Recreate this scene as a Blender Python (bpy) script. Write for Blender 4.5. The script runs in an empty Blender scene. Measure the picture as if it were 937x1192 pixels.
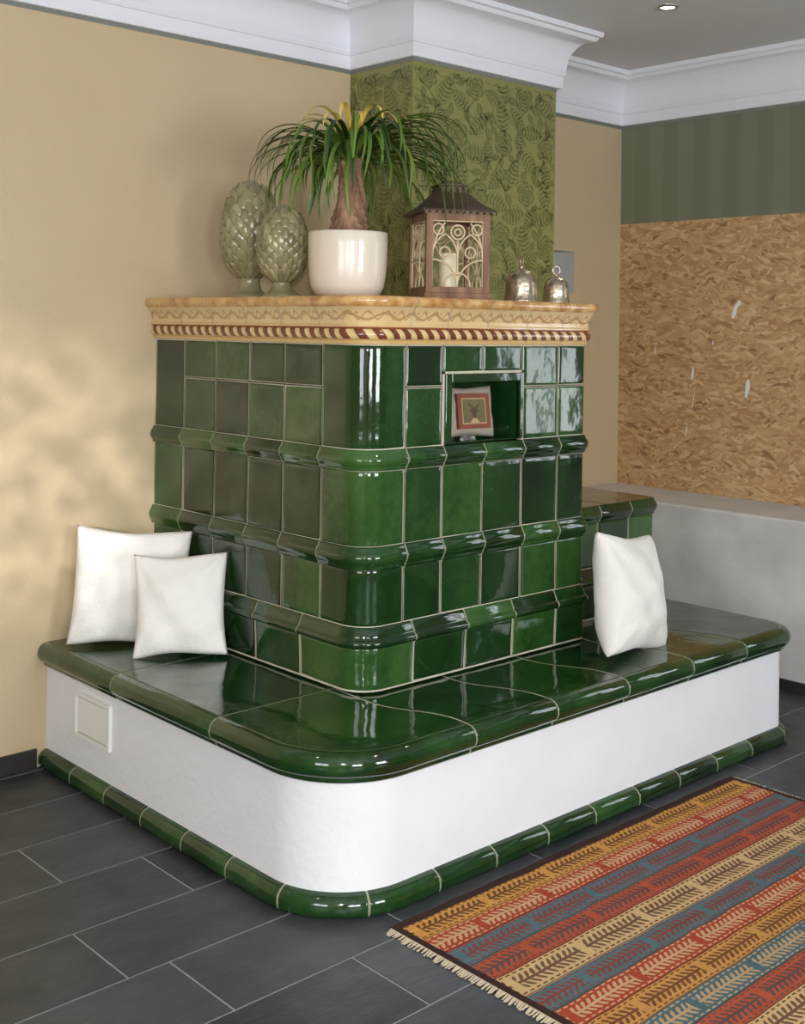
import bpy,bmesh,math,random
from mathutils import Vector,Matrix
from math import sin,cos,pi,radians,sqrt,floor,tan,atan2
random.seed(7)
SC=bpy.context.scene
try: SC.view_settings.view_transform='Standard'
except Exception: pass

# ------------------------------------------------------------ helpers
def empty(name,loc=(0,0,0),rz=0,parent=None,rot=None):
    o=bpy.data.objects.new(name,None);SC.collection.objects.link(o)
    o.empty_display_size=.1;o.location=loc;o.rotation_euler=rot if rot else (0,0,rz);o.parent=parent
    return o
class MB:
    def __init__(s): s.v=[];s.f=[];s.m=[];s.t=[];s.uv=[]
    def add(s,vs,fs,mi=0,tint=.5,uvs=None):
        b=len(s.v);s.v+=[tuple(p) for p in vs]
        s.uv+= (uvs if uvs else [(0,0)]*len(vs))
        for f in fs: s.f.append(tuple(i+b for i in f));s.m.append(mi);s.t.append(tint)
    def grid(s,rows,mi=0,tint=.5,uvs=None,closed=False):
        n=len(rows[0]);vs=[p for r in rows for p in r];fs=[]
        for i in range(len(rows)-1):
            for j in range(n-1 if not closed else n):
                k=(j+1)%n
                fs.append((i*n+j,i*n+k,(i+1)*n+k,(i+1)*n+j))
        s.add(vs,fs,mi,tint,[q for r in uvs for q in r] if uvs else None)
    def box(s,lo,hi,mi=0,tint=.5,M=None):
        x0,y0,z0=lo;x1,y1,z1=hi
        vs=[(x0,y0,z0),(x1,y0,z0),(x1,y1,z0),(x0,y1,z0),(x0,y0,z1),(x1,y0,z1),(x1,y1,z1),(x0,y1,z1)]
        if M: vs=[tuple(M@Vector(v)) for v in vs]
        s.add(vs,[(0,3,2,1),(4,5,6,7),(0,1,5,4),(1,2,6,5),(2,3,7,6),(3,0,4,7)],mi,tint)
    def lathe(s,prof,n=32,c=(0,0),mi=0,tint=.5):
        rows=[[(c[0]+r*cos(2*pi*j/n),c[1]+r*sin(2*pi*j/n),z) for j in range(n)] for r,z in prof]
        s.grid(rows,mi,tint,closed=True)
    def obj(s,name,mats,parent=None,smooth=False,loc=(0,0,0),rot=(0,0,0),recalc=True,bevel=0,sub=0,angle=None):
        me=bpy.data.meshes.new(name);me.from_pydata(s.v,[],s.f)
        for m in (mats if isinstance(mats,(list,tuple)) else [mats]): me.materials.append(m)
        me.polygons.foreach_set('material_index',s.m)
        ca=me.color_attributes.new('tint','FLOAT_COLOR','CORNER');uvl=me.uv_layers.new(name='UVMap')
        for p in me.polygons:
            t=s.t[p.index]
            for li in p.loop_indices:
                ca.data[li].color=(t,t,t,1);uvl.data[li].uv=s.uv[me.loops[li].vertex_index]
        if recalc:
            bm=bmesh.new();bm.from_mesh(me);bmesh.ops.recalc_face_normals(bm,faces=bm.faces);bm.to_mesh(me);bm.free()
        if smooth:
            me.polygons.foreach_set('use_smooth',[True]*len(me.polygons))
            if angle: me.set_sharp_from_angle(angle=radians(angle))
        o=bpy.data.objects.new(name,me);SC.collection.objects.link(o);o.parent=parent;o.location=loc;o.rotation_euler=rot
        if bevel:
            b=o.modifiers.new('b','BEVEL');b.width=bevel;b.segments=2;b.limit_method='ANGLE'
        if sub:
            b=o.modifiers.new('s','SUBSURF');b.levels=sub;b.render_levels=sub
        me.update();return o

def sr(r,g,b):
    f=lambda c:(c/255/12.92 if c/255<=.04045 else ((c/255+.055)/1.055)**2.4)
    return (f(r),f(g),f(b),1)
# node utility
class NT:
    def __init__(s,name):
        s.mat=bpy.data.materials.new(name);s.mat.use_nodes=True;s.nt=s.mat.node_tree
        s.b=s.nt.nodes['Principled BSDF'];s.tc=None
    def n(s,t,**k):
        o=s.nt.nodes.new(t)
        for a,v in k.items(): setattr(o,a,v)
        return o
    def set(s,sock,v):
        if isinstance(v,bpy.types.NodeSocket): s.nt.links.new(v,sock)
        else: sock.default_value=v
    def co(s,w='Object'):
        if not s.tc: s.tc=s.n('ShaderNodeTexCoord')
        return s.tc.outputs[w]
    def xyz(s,w='Object'):
        q=s.n('ShaderNodeSeparateXYZ');s.set(q.inputs[0],s.co(w));return q.outputs
    def ma(s,op,a,b=0.,c=0.):
        q=s.n('ShaderNodeMath',operation=op);s.set(q.inputs[0],a);s.set(q.inputs[1],b);s.set(q.inputs[2],c);return q.outputs[0]
    def noise(s,sc,det=2,vec=None,rough=.5,out='Fac'):
        q=s.n('ShaderNodeTexNoise');q.inputs['Scale'].default_value=sc;q.inputs['Detail'].default_value=det;q.inputs['Roughness'].default_value=rough
        s.set(q.inputs['Vector'],vec if vec else s.co());return q.outputs[out]
    def map(s,scale=(1,1,1),rot=(0,0,0),vec=None):
        q=s.n('ShaderNodeMapping');q.inputs['Scale'].default_value=scale;q.inputs['Rotation'].default_value=rot
        s.set(q.inputs['Vector'],vec if vec else s.co());return q.outputs[0]
    def ramp(s,fac,stops,interp='LINEAR'):
        q=s.n('ShaderNodeValToRGB');r=q.color_ramp;r.interpolation=interp
        while len(r.elements)>1: r.elements.remove(r.elements[-1])
        r.elements[0].position=stops[0][0];r.elements[0].color=stops[0][1]
        for p,c in stops[1:]:
            e=r.elements.new(p);e.color=c
        s.set(q.inputs[0],fac);return q.outputs[0]
    def mix(s,f,a,b,bt='MIX'):
        q=s.n('ShaderNodeMix',data_type='RGBA',blend_type=bt);s.set(q.inputs[0],f);s.set(q.inputs[6],a);s.set(q.inputs[7],b);return q.outputs[2]
    def bump(s,h,st=.2,dist=.01,nrm=None):
        q=s.n('ShaderNodeBump');q.inputs['Strength'].default_value=st;q.inputs['Distance'].default_value=dist;s.set(q.inputs['Height'],h)
        if nrm: s.set(q.inputs['Normal'],nrm)
        s.set(s.b.inputs['Normal'],q.outputs[0]);return q.outputs[0]
    def P(s,**k):
        for a,v in k.items():
            s.set(s.b.inputs[{'col':'Base Color','rough':'Roughness','metal':'Metallic','spec':'Specular IOR Level','coat':'Coat Weight','crough':'Coat Roughness','em':'Emission Color','es':'Emission Strength','sheen':'Sheen Weight','ior':'IOR'}[a]],v)
        return s
def simple(name,col,rough=.6,var=.12,nsc=8,bump=0,bsc=60,metal=0,**k):
    m=NT(name);c2=tuple(min(1,c*(1+var)) for c in col[:3])+(1,);c1=tuple(c*(1-var) for c in col[:3])+(1,)
    m.P(col=m.mix(m.noise(nsc,3),c1,c2),rough=rough,metal=metal,**k)
    if bump: m.bump(m.noise(bsc,3),bump,.004)
    return m.mat

# ------------------------------------------------------------ materials
def glaze(name,dark,mid,light,wob=.6):
    m=NT(name);at=m.n('ShaderNodeAttribute',attribute_name='tint')
    n1=m.noise(6,4,vec=m.map((1,1,.45)));n2=m.noise(38,3)
    f=m.ma('ADD',m.ma('MULTIPLY',at.outputs['Fac'],.68),m.ma('MULTIPLY',m.ma('SUBTRACT',n1,.5),1.1))
    f=m.ma('ADD',f,m.ma('MULTIPLY',m.ma('SUBTRACT',n2,.5),.42));f=m.ma('ADD',f,.12)
    m.P(col=m.ramp(f,[(.06,dark),(.5,mid),(.95,light)]),rough=.08,spec=.5,coat=.3,crough=.03)
    h=m.ma('ADD',m.noise(7,1),m.ma('MULTIPLY',m.noise(30,1),.13))
    q=m.bump(h,wob,.006)
    m.set(m.b.inputs['Coat Normal'],q)
    return m.mat
G=glaze('green_glaze',(.0038,.017,.004,1),(.0125,.047,.0105,1),(.042,.108,.024,1))
GROUT=simple('grout',sr(190,184,164),.8,.15,20)
MGROUT=simple('moulding_grout',sr(140,142,118),.8,.15,20)
m=NT('white_plaster');m.P(col=m.mix(m.noise(3,4),sr(222,222,226),sr(238,238,242)),rough=.75);m.bump(m.noise(35,4),.35,.006);PLAST=m.mat
def wallpaper(name,c1,c2,bs=220):
    m=NT(name);m.P(col=m.mix(m.noise(2.2,3),c1,c2),rough=.42,spec=.5)
    m.bump(m.noise(bs,3,vec=m.map((1,1,.35))),.35,.002);return m.mat
BEIGE=wallpaper('beige_wallpaper',sr(192,172,138),sr(201,181,147))
GREENP=wallpaper('olive_wallpaper',sr(132,131,76),sr(142,140,85))
DARKP=wallpaper('olive_print',sr(101,104,56),sr(110,113,64))
GREYG=simple('grey_green_paint',sr(122,126,118),.7,.05)
WHITE=simple('white_paint',sr(230,232,240),.6,.02)
CEIL=simple('ceiling_paint',sr(214,214,216),.8,.03)
m=NT('green_stripe_wallpaper');X=m.xyz();st=m.ma('GREATER_THAN',m.ma('FRACT',m.ma('MULTIPLY',X[1],5.2)),.5)
m.P(col=m.mix(st,sr(114,118,97),sr(120,125,104)),rough=.5);m.bump(m.noise(200,2),.2,.002);STRIPE=m.mat
# OSB
m=NT('osb_board')
def osbl(rot,sc,off):
    w=m.n('ShaderNodeVectorMath',operation='ADD');nz=m.noise(5+off,2,out='Color')
    sc2=m.n('ShaderNodeVectorMath',operation='SCALE');m.set(sc2.inputs[0],nz);sc2.inputs['Scale'].default_value=.08
    m.set(w.inputs[0],m.co());m.set(w.inputs[1],sc2.outputs[0])
    r=m.map((1,1,1),(rot,0,off),w.outputs[0]);r2=m.map(sc,(0,0,0),r)
    v=m.n('ShaderNodeTexVoronoi');v.inputs['Scale'].default_value=1;m.set(v.inputs['Vector'],r2)
    sp=m.n('ShaderNodeSeparateColor');m.set(sp.inputs[0],v.outputs['Color']);return sp.outputs[0],v.outputs['Distance'],sp.outputs[1]
a,da,sa=osbl(radians(6),(1,15,60),0);b,db,sb=osbl(radians(-24),(1,18,68),0.01);c,dc_,sc_=osbl(radians(42),(1,20,74),.02)
f=m.mix(m.ma('GREATER_THAN',sa,.55),a,b);f=m.mix(m.ma('GREATER_THAN',sb,.72),f,c)
pal=[(0,sr(142,106,70)),(.08,sr(170,130,88)),(.4,sr(188,149,104)),(.75,sr(199,161,116)),(1,sr(212,178,136))]
m.P(col=m.ramp(f,pal),rough=.6);m.bump(f,.3,.002);OSB=m.mat
m=NT('grey_plaster');m.P(col=m.ramp(m.noise(3.5,5),[(.3,sr(196,193,190)),(.7,sr(218,216,212))]),rough=.85);m.bump(m.noise(25,5),.4,.006);GPL=m.mat
LEDGE=simple('light_plaster',sr(205,203,198),.8,.05,6,.3)
# slate
m=NT('slate_tile');at=m.n('ShaderNodeAttribute',attribute_name='tint')
f=m.ma('ADD',m.ma('MULTIPLY',at.outputs['Fac'],.45),m.ma('MULTIPLY',m.noise(5,5,vec=m.map((1,2.2,1))),.6))
m.P(col=m.ramp(f,[(.25,sr(38,40,43)),(.8,sr(66,69,73))]),rough=m.ramp(m.noise(9,3),[(.3,(.30,)*3+(1,)),(.7,(.46,)*3+(1,))]),spec=.5)
m.bump(m.noise(14,6,vec=m.map((1,2.5,1)),rough=.6),.4,.006);SLATE=m.mat
FGROUT=simple('floor_grout',sr(146,148,148),.9,.1)
BLACKB=simple('dark_baseboard_tile',sr(48,46,44),.4,.15)
# crown mats (uv: u = metres along, v = z)
def crown(name,kind):
    m=NT(name);X=m.xyz('UV');u,v=X[0],X[1]
    if kind=='rope':
        f=m.ma('FRACT',m.ma('ADD',m.ma('MULTIPLY',u,19),m.ma('MULTIPLY',v,12)))
        col=m.ramp(f,[(0,sr(104,54,36)),(.46,sr(122,64,42)),(.54,sr(224,198,146)),(.94,sr(212,180,124)),(1,sr(104,54,36))])
        ed=m.ma('LESS_THAN',v,1.616);col=m.mix(ed,col,sr(206,170,114))
        ed=m.ma('GREATER_THAN',v,1.6485);col=m.mix(ed,col,sr(146,90,54))
    elif kind=='orn':
        s1=m.ma('MULTIPLY',m.ma('SINE',m.ma('MULTIPLY',u,58.7)),.010)
        d=m.ma('ABSOLUTE',m.ma('SUBTRACT',m.ma('SUBTRACT',v,1.690),s1))
        s2=m.ma('MULTIPLY',m.ma('SINE',m.ma('ADD',m.ma('MULTIPLY',u,117.4),1.)),.013)
        d2=m.ma('ABSOLUTE',m.ma('ADD',m.ma('SUBTRACT',v,1.694),s2))
        dd=m.ma('MINIMUM',d,m.ma('ADD',d2,.0008))
        lf=m.ma('ABSOLUTE',m.ma('SUBTRACT',m.ma('FRACT',m.ma('MULTIPLY',u,28)),.5))
        d3=m.ma('ADD',m.ma('MULTIPLY',m.ma('ABSOLUTE',m.ma('SUBTRACT',v,1.702)),.9),m.ma('MULTIPLY',lf,.03))
        dd=m.ma('MINIMUM',dd,m.ma('SUBTRACT',d3,.0005))
        k=m.ramp(m.ma('ADD',dd,m.ma('MULTIPLY',m.noise(60,2),.003)),[(.0025,(1,1,1,1)),(.0075,(0,0,0,1))])
        base=m.mix(m.noise(14,3),sr(204,170,118),sr(226,198,150));col=m.mix(m.ma('MULTIPLY',k,.75),base,sr(142,94,58))
        ed=m.ma('LESS_THAN',v,1.656);col=m.mix(ed,col,sr(150,96,58))
    else:
        col=m.ramp(m.noise(22,4),[(.35,sr(174,120,66)),(.6,sr(212,172,112))])
    m.P(col=col,rough=.14,coat=.4,spec=.5);m.bump(m.noise(40,2),.35,.004);return m.mat
CROPE=crown('crown_rope_glaze','rope');CORN=crown('crown_leaf_glaze','orn');CTOP=crown('crown_edge_glaze','top')

# ------------------------------------------------------------ path / sweep
class Path:
    def __init__(s,pts,rad={},n=12):
        V=[];N=len(pts);pts=[Vector(p) for p in pts]
        L=lambda d:Vector((-d.y,d.x));R=lambda d:Vector((d.y,-d.x))
        for i,p in enumerate(pts):
            if i==0: d=(pts[1]-p).normalized();V.append((p,R(d),0));continue
            if i==N-1: d=(p-pts[i-1]).normalized();V.append((p,R(d),0));continue
            d1=(p-pts[i-1]).normalized();d2=(pts[i+1]-p).normalized()
            th=atan2(d1.x*d2.y-d1.y*d2.x,d1.dot(d2));r=rad.get(i,0)
            if r<=0:
                n1,n2=R(d1),R(d2);V.append((p,(n1+n2)/(1+n1.dot(n2)),0))
            else:
                sg=1 if th>0 else -1;t=r*tan(abs(th)/2);c=p-d1*t+L(d1)*r*sg
                for k in range(n+1):
                    a=th*k/n;d=Vector((d1.x*cos(a)-d1.y*sin(a),d1.x*sin(a)+d1.y*cos(a)))
                    V.append((c-L(d)*r*sg,R(d),1 if k<n else 0))
        s.V=[];S=0
        for i,(p,nn,arc) in enumerate(V):
            if i: S+=(p-V[i-1][0]).length
            s.V.append((p,nn,arc,S))
        s.L=S
    def at(s,q):
        V=s.V
        for i,v in enumerate(V):
            if abs(v[3]-q)<1e-6: return v[0],v[1]
        for i in range(len(V)-1):
            if V[i][3]<q<V[i+1][3]:
                a,b=V[i],V[i+1];t=(q-a[3])/(b[3]-a[3]);p=a[0].lerp(b[0],t)
                if a[2]: return p,a[1].lerp(b[1],t).normalized()
                d=(b[0]-a[0]).normalized();return p,Vector((d.y,-d.x))
        return (V[0][0],V[0][1]) if q<=0 else (V[-1][0],V[-1][1])
    def samp(s,a,b): return [a]+[v[3] for v in s.V if a+1e-5<v[3]<b-1e-5]+[b]
    def pt(s,q,d,z):
        p,n=s.at(q);return (p.x+n.x*d,p.y+n.y*d,z)
def inset(prof,e):
    o=[]
    for i,(d,z) in enumerate(prof):
        a=prof[max(0,i-1)];b=prof[min(len(prof)-1,i+1)];t=Vector((b[0]-a[0],b[1]-a[1])).normalized()
        o.append((d-t.y*e,z+t.x*e))
    return o
def sweep(mb,path,prof,a,b,mi=0,tint=.5,ends=0,cap=False):
    ss=path.samp(a+ends,b-ends);lst=[(q,0) for q in ss]
    if ends: lst=[(a,.0022),(a+ends*.4,.0006)]+lst+[(b-ends*.4,.0006),(b,.0022)]
    rows=[];uvs=[]
    for q,e in lst:
        pr=inset(prof,e) if e else prof
        rows.append([path.pt(q,d,z) for d,z in pr]);uvs.append([(q,z) for d,z in pr])
    mb.grid(rows,mi,tint,uvs)
    if cap:
        for r in (rows[0],rows[-1]): mb.add(r,[tuple(range(len(r)))],mi,tint)
def moulding(mb,path,prof,joints,mi=0,gm=1,gap=.0035,t0=0,t1=1):
    for a,b in zip(joints[:-1],joints[1:]):
        sweep(mb,path,prof,a+gap/2,b-gap/2,mi,random.uniform(t0,t1),ends=.005)
    sweep(mb,path,inset(prof,.0013),joints[0],joints[-1],gm)
def tile(mb,path,a,b,z0,z1,off=0,mi=0,gm=1,gap=.0055,curve=0,tint=None):
    g=gap/2;A,B,Z0,Z1=a+g,b-g,z0+g,z1-g
    ring=[(0,-.004),(.003,-.0012),(.008,0),(.02,0)]
    ss=[(A+e,o) for e,o in ring];mid=[(q,0) for q in path.samp(A+.02,B-.02)[1:-1]];ss+=mid+[(B-e,o) for e,o in ring[::-1]]
    zz=[(Z0+e,o) for e,o in ring];
    if curve: zz+=[(Z0+.02+(Z1-Z0-.04)*k/5,0) for k in range(1,5)]
    zz+=[(Z1-e,o) for e,o in ring[::-1]]
    tx,tz=random.uniform(-.007,.007),random.uniform(-.007,.007);sm,zm=(A+B)/2,(Z0+Z1)/2
    rows=[]
    for q,o in ss:
        row=[]
        for z,o2 in zz:
            t=(z-Z0)/(Z1-Z0);c=curve*(t*t) if curve else 0
            row.append(path.pt(q,off+c+min(o,o2)+tx*(q-sm)+tz*(z-zm),z))
        rows.append(row)
    mb.grid(rows,mi,random.random() if tint is None else tint)
    for (p,q) in ((a-.002,b+.002),):
        sq=path.samp(max(p,0),min(q,path.L));nz=6 if curve else 1
        mb.grid([[path.pt(s_,off-.0022+(curve*(k/nz)**2),z0-.002+(z1-z0+.004)*k/nz) for k in range(nz+1)] for s_ in sq],gm,.5)

# ------------------------------------------------------------ stove dimensions
D,W=1.278,1.135;DK,WK=1.11,1.85;R0=.10
HB=.46
stove=empty('tiled_stove_with_bench')
pb=Path([(0,0),(0,-D),(W,-D),(W,0)],{1:R0,2:.018})
sA=D-R0+pi/2*R0-.0
fx=lambda x:sA+(x-R0)     # front face x -> s
sEnd=pb.L
W1=fx(W)-.018+.028          # about the second corner
J=[0.004,.215,.43,.645,.853,1.065,fx(.185),fx(.36),fx(.56),fx(.768),fx(.97),W1]
side=[W1+.21*k for k in range(1,6)]+[sEnd-.004]
mb=MB()
# row A
zA0,zA1,zs=1.251,1.598,1.452
tile(mb,pb,J[0],J[1],zA0,zA1,tint=.05)
for i in range(1,5):
    tile(mb,pb,J[i],J[i+1],zA0,zs);tile(mb,pb,J[i],J[i+1],zs,zA1)
tile(mb,pb,J[5],J[6],zA0,zA1,tint=.3)
tile(mb,pb,J[6],J[7],zA0,1.455);tile(mb,pb,J[6],J[7],1.455,zA1)
tile(mb,pb,J[7],J[8],1.502,zA1);tile(mb,pb,J[8],J[9],1.502,zA1)
tile(mb,pb,J[9],J[10],zA0,1.445);tile(mb,pb,J[9],J[10],1.445,zA1)
tile(mb,pb,J[10],J[11],zA0,1.445);tile(mb,pb,J[10],J[11],1.445,zA1)
for a,b in zip([W1]+side[:-1],side): tile(mb,pb,a,b,zA0,zA1)
allJ=J+side
for a,b in zip(allJ[:-1],allJ[1:]): tile(mb,pb,a,b,.934,1.187)
for a,b in zip(allJ[:-1],allJ[1:]): tile(mb,pb,a,b,.675,.866)
JD=[.004,.22,.47,.72,.975,fx(.225),fx(.475),fx(.72),fx(.96),W1]+side
for a,b in zip(JD[:-1],JD[1:]): tile(mb,pb,a,b,.470,.614,off=.008,curve=.006)
mb.obj('body_tiles',[G,GROUT],stove,smooth=True,recalc=False)
def bead(z0,h,pr=.012): return [(-.002,z0),(.006,z0+.001),(.009,z0+.005),(.009,z0+.010)]+[(.009+pr*sin(pi*k/8),z0+.010+(h-.02)*(k/8)) for k in range(1,8)]+[(.009,z0+h-.010),(.008,z0+h-.005),(.005,z0+h-.001),(-.002,z0+h)]
ledge=[(.0,.608),(.018,.610),(.026,.615),(.029,.623),(.027,.632),(.022,.637),(.015,.640),(.014,.646),(.011,.655),(.006,.664),(.003,.672),(-.002,.676)]
mb=MB()
moulding(mb,pb,bead(1.184,.069),allJ);moulding(mb,pb,bead(.862,.075),allJ);moulding(mb,pb,ledge,JD)
mb.obj('body_mouldings',[G,MGROUT],stove,smooth=True,recalc=False,angle=60)
# back block (stepped lower part)
pk=Path([(W,-DK),(WK,-DK),(WK,0)],{1:.045})
kx=lambda x:x-W
se=WK-W-.045*2+pi/2*.045+.03
JK=[0,kx(1.23),kx(1.44),kx(1.65),se]+[se+.21*k for k in range(1,5)]+[pk.L-.004]
mb=MB()
for a,b in zip(JK[:-1],JK[1:]):
    tile(mb,pk,a,b,.675,.866);tile(mb,pk,a,b,.470,.614,off=.008,curve=.006)
mb.obj('side_block_tiles',[G,GROUT],stove,smooth=True,recalc=False)
mb=MB();moulding(mb,pk,bead(.862,.070),JK);moulding(mb,pk,ledge,JK)
mb.obj('side_block_mouldings',[G,MGROUT],stove,smooth=True,recalc=False,angle=60)
def poly_top(name,polys,z,mats,parent,gap=.0028,ed=.005,dep=.0018):
    bm=bmesh.new()
    for P_ in polys: bm.faces.new([bm.verts.new((x,y,z)) for x,y in P_])
    bmesh.ops.recalc_face_normals(bm,faces=bm.faces)
    for f in bm.faces:
        if f.normal.z<0: f.normal_flip()
    cl=bm.loops.layers.float_color.new('tint')
    main=list(bm.faces)
    r=bmesh.ops.inset_individual(bm,faces=main,thickness=gap,depth=0)
    for f in r['faces']: f.material_index=1
    for f in main:
        f.material_index=0
    r2=bmesh.ops.inset_individual(bm,faces=main,thickness=ed,depth=dep)
    for f in r2['faces']: f.material_index=0
    for f in bm.faces:
        t=random.random()
        for l in f.loops: l[cl]=(t*.5+.25,)*3+(1,)
    me=bpy.data.meshes.new(name);bm.to_mesh(me);bm.free()
    for m_ in mats: me.materials.append(m_)
    o=bpy.data.objects.new(name,me);SC.collection.objects.link(o);o.parent=parent;return o
poly_top('side_block_top',[[(W-.1,0),(W-.1,-DK-.005),(1.5,-DK-.005),(1.5,0)],[(1.5,0),(1.5,-DK-.005),(WK-.02,-DK-.005),(WK,-DK+.02),(WK,0)]],.9305,[G,GROUT],stove)
# masonry core
mb=MB();mb.box((.2,-1.05,.1),(.95,-.002,1.75));mb.box((.95,-1.0,.1),(1.8,-.002,.93))
mb.obj('masonry_core',GROUT,stove)
# niche
n0,n1,nz0,nz1=.395,.748,1.262,1.468
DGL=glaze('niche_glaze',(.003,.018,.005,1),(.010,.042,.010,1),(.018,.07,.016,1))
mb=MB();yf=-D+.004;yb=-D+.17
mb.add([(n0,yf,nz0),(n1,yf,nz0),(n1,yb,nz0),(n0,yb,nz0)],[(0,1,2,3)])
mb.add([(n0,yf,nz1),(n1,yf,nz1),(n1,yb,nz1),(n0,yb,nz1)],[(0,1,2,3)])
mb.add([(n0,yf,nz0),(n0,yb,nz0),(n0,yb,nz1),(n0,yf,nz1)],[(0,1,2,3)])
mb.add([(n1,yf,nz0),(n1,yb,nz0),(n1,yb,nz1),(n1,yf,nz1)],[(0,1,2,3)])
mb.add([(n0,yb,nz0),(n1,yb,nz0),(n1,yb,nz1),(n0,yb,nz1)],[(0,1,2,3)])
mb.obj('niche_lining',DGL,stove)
mb=MB();fo=(.366,.764,1.258,1.498)
for (x0,x1,z0,z1) in ((fo[0],n0,fo[2],fo[3]),(n1,fo[1],fo[2],fo[3]),(n0,n1,nz1,fo[3]),(n0,n1,fo[2],nz0)):
    mb.box((x0,-D-.008,z0),(x1,-D+.012,z1),0,.4)
mb.obj('niche_frame',G,stove,bevel=.004)
mb=MB();mb.box((.355,-D+.0,1.250),(.3665,-D+.02,1.506));mb.box((.7635,-D+.0,1.250),(.775,-D+.02,1.506));mb.box((.355,-D,1.4975),(.775,-D+.02,1.506));mb.obj('niche_grout',GROUT,stove)
# crown
mb=MB();JC=[0]+J[1:-1]+[W1]+side[:-1]+[pb.L]
p_r=[(-.003,1.597),(.010,1.599),(.012,1.607),(.009,1.611),(.014,1.614),(.021,1.620),(.024,1.631),(.021,1.643),(.014,1.650)]
p_o=[(.014,1.650),(.020,1.653),(.021,1.660),(.016,1.665),(.017,1.676),(.022,1.693),(.031,1.711),(.041,1.722)]
p_t=[(.041,1.722),(.047,1.727),(.052,1.737),(.052,1.748),(.045,1.757),(-.02,1.760)]
for mi,pp in ((0,p_r),(1,p_o),(2,p_t)):
    for a,b in zip(JC[:-1],JC[1:]): sweep(mb,pb,pp,a+.0018,b-.0018,mi,.5)
    sweep(mb,pb,inset(pp,.002),0,pb.L,3)
mb.obj('crown_cornice',[CROPE,CORN,CTOP,GROUT],stove,smooth=True,recalc=False,angle=50)
mb=MB();ring=[pb.pt(v[3],-.015,1.7595) for v in pb.V];mb.add(ring,[tuple(range(len(ring)))]);mb.obj('crown_top_surface',CTOP,stove)
# bench
BX0,BX1,BY=-.44,1.985,-1.672;RC=.10
po=Path([(BX0,0),(BX0,BY),(BX1,BY),(BX1,0)],{1:.26,2:RC},n=20)
mb=MB();sweep(mb,po,[(0,.0),(0,.12),(0,.24),(0,.385)],0,po.L)
mb.obj('bench_plaster_wall',PLAST,stove,smooth=True,recalc=False)
ox=lambda x:(-BY-.26)+pi/2*.26+(x-BX0-.26)
NZ=[(.002,.371),(.012,.372),(.017,.378),(.017,.386),(.024,.390),(.033,.396),(.040,.407),(.0435,.421),(.040,.438),(.032,.450),(.020,.4577),(.004,HB)]
JN=[.003,.54,1.14,ox(.09),ox(.47),ox(.85),ox(1.24),ox(1.60),ox(BX1-RC)+pi/2*RC+.1,po.L-.5,po.L-.003]
mb=MB();moulding(mb,po,NZ,JN,gap=.004,t0=.3,t1=.6)
mb.obj('bench_nosing',[G,MGROUT],stove,smooth=True,recalc=False,angle=60)
def seam(xs):
    o=[]
    for k in range(15):
        t=k/14;y=-1.15+(BY-.004+1.15)*t
        tt=max(0,min(1,(-y-1.278)/.39));sm=tt*tt*(3-2*tt)
        o.append((xs-.085*(1-sm)-.012*sin(tt*pi*2),y))
    return o
def outer(a,b): return [po.pt(q,.004,0)[:2] for q in po.samp(a,b)]
polys=[]
polys.append([(.05,-.002),(.05,-.54)]+outer(.003,.54)[::-1])
polys.append([(.05,-.54),(.05,-1.14)]+outer(.54,1.14)[::-1])
s0=seam(.09);polys.append([(.005,-1.14)]+outer(1.14,ox(.09))+s0[::-1][1:])
xs=[.09,.47,.85,1.24,1.60]
for a,b in zip(xs[:-1],xs[1:]):
    polys.append(seam(a)+seam(b)[::-1])
polys.append(seam(1.60)[:-1]+outer(ox(1.60),po.L-.5)+[(1.7,-.5),(1.7,-1.0)])
polys.append([(1.7,-.5)]+outer(po.L-.5,po.L-.003)+[(1.7,-.003)])
poly_top('bench_seat_slabs',polys,HB-.0008,[G,GROUT],stove)
JP=[.003+k*(po.L-.006)/23 for k in range(24)]
PL=[(.020,.0),(.030,.004),(.034,.016),(.034,.032),(.030,.045),(.021,.055),(.010,.061),(-.002,.064)]
mb=MB();moulding(mb,po,PL,JP,gap=.004,t0=0,t1=.7);mb.obj('bench_plinth_tiles',[G,MGROUT],stove,smooth=True,recalc=False,angle=60)
# vent
VW=simple('vent_enamel',sr(236,235,232),.4,.02);VD=simple('vent_shadow_gap',sr(130,128,122),.7,.05)
mb=MB();y0,y1,z0,z1=-.485,-.235,.175,.335;x=BX0
mb.box((x-.012,y0,z0),(x+.01,y0+.014,z1));mb.box((x-.012,y1-.014,z0),(x+.01,y1,z1));mb.box((x-.012,y0+.014,z1-.014),(x+.01,y1-.014,z1));mb.box((x-.012,y0+.014,z0),(x+.01,y1-.014,z0+.014))
mb.box((x-.007,y0+.019,z0+.019),(x+.01,y1-.019,z1-.019))
mb.box((x-.001,y0+.01,z0+.01),(x+.01,y1-.01,z1-.01),1)
mb.obj('vent_cover',[VW,VD],stove)

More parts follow.
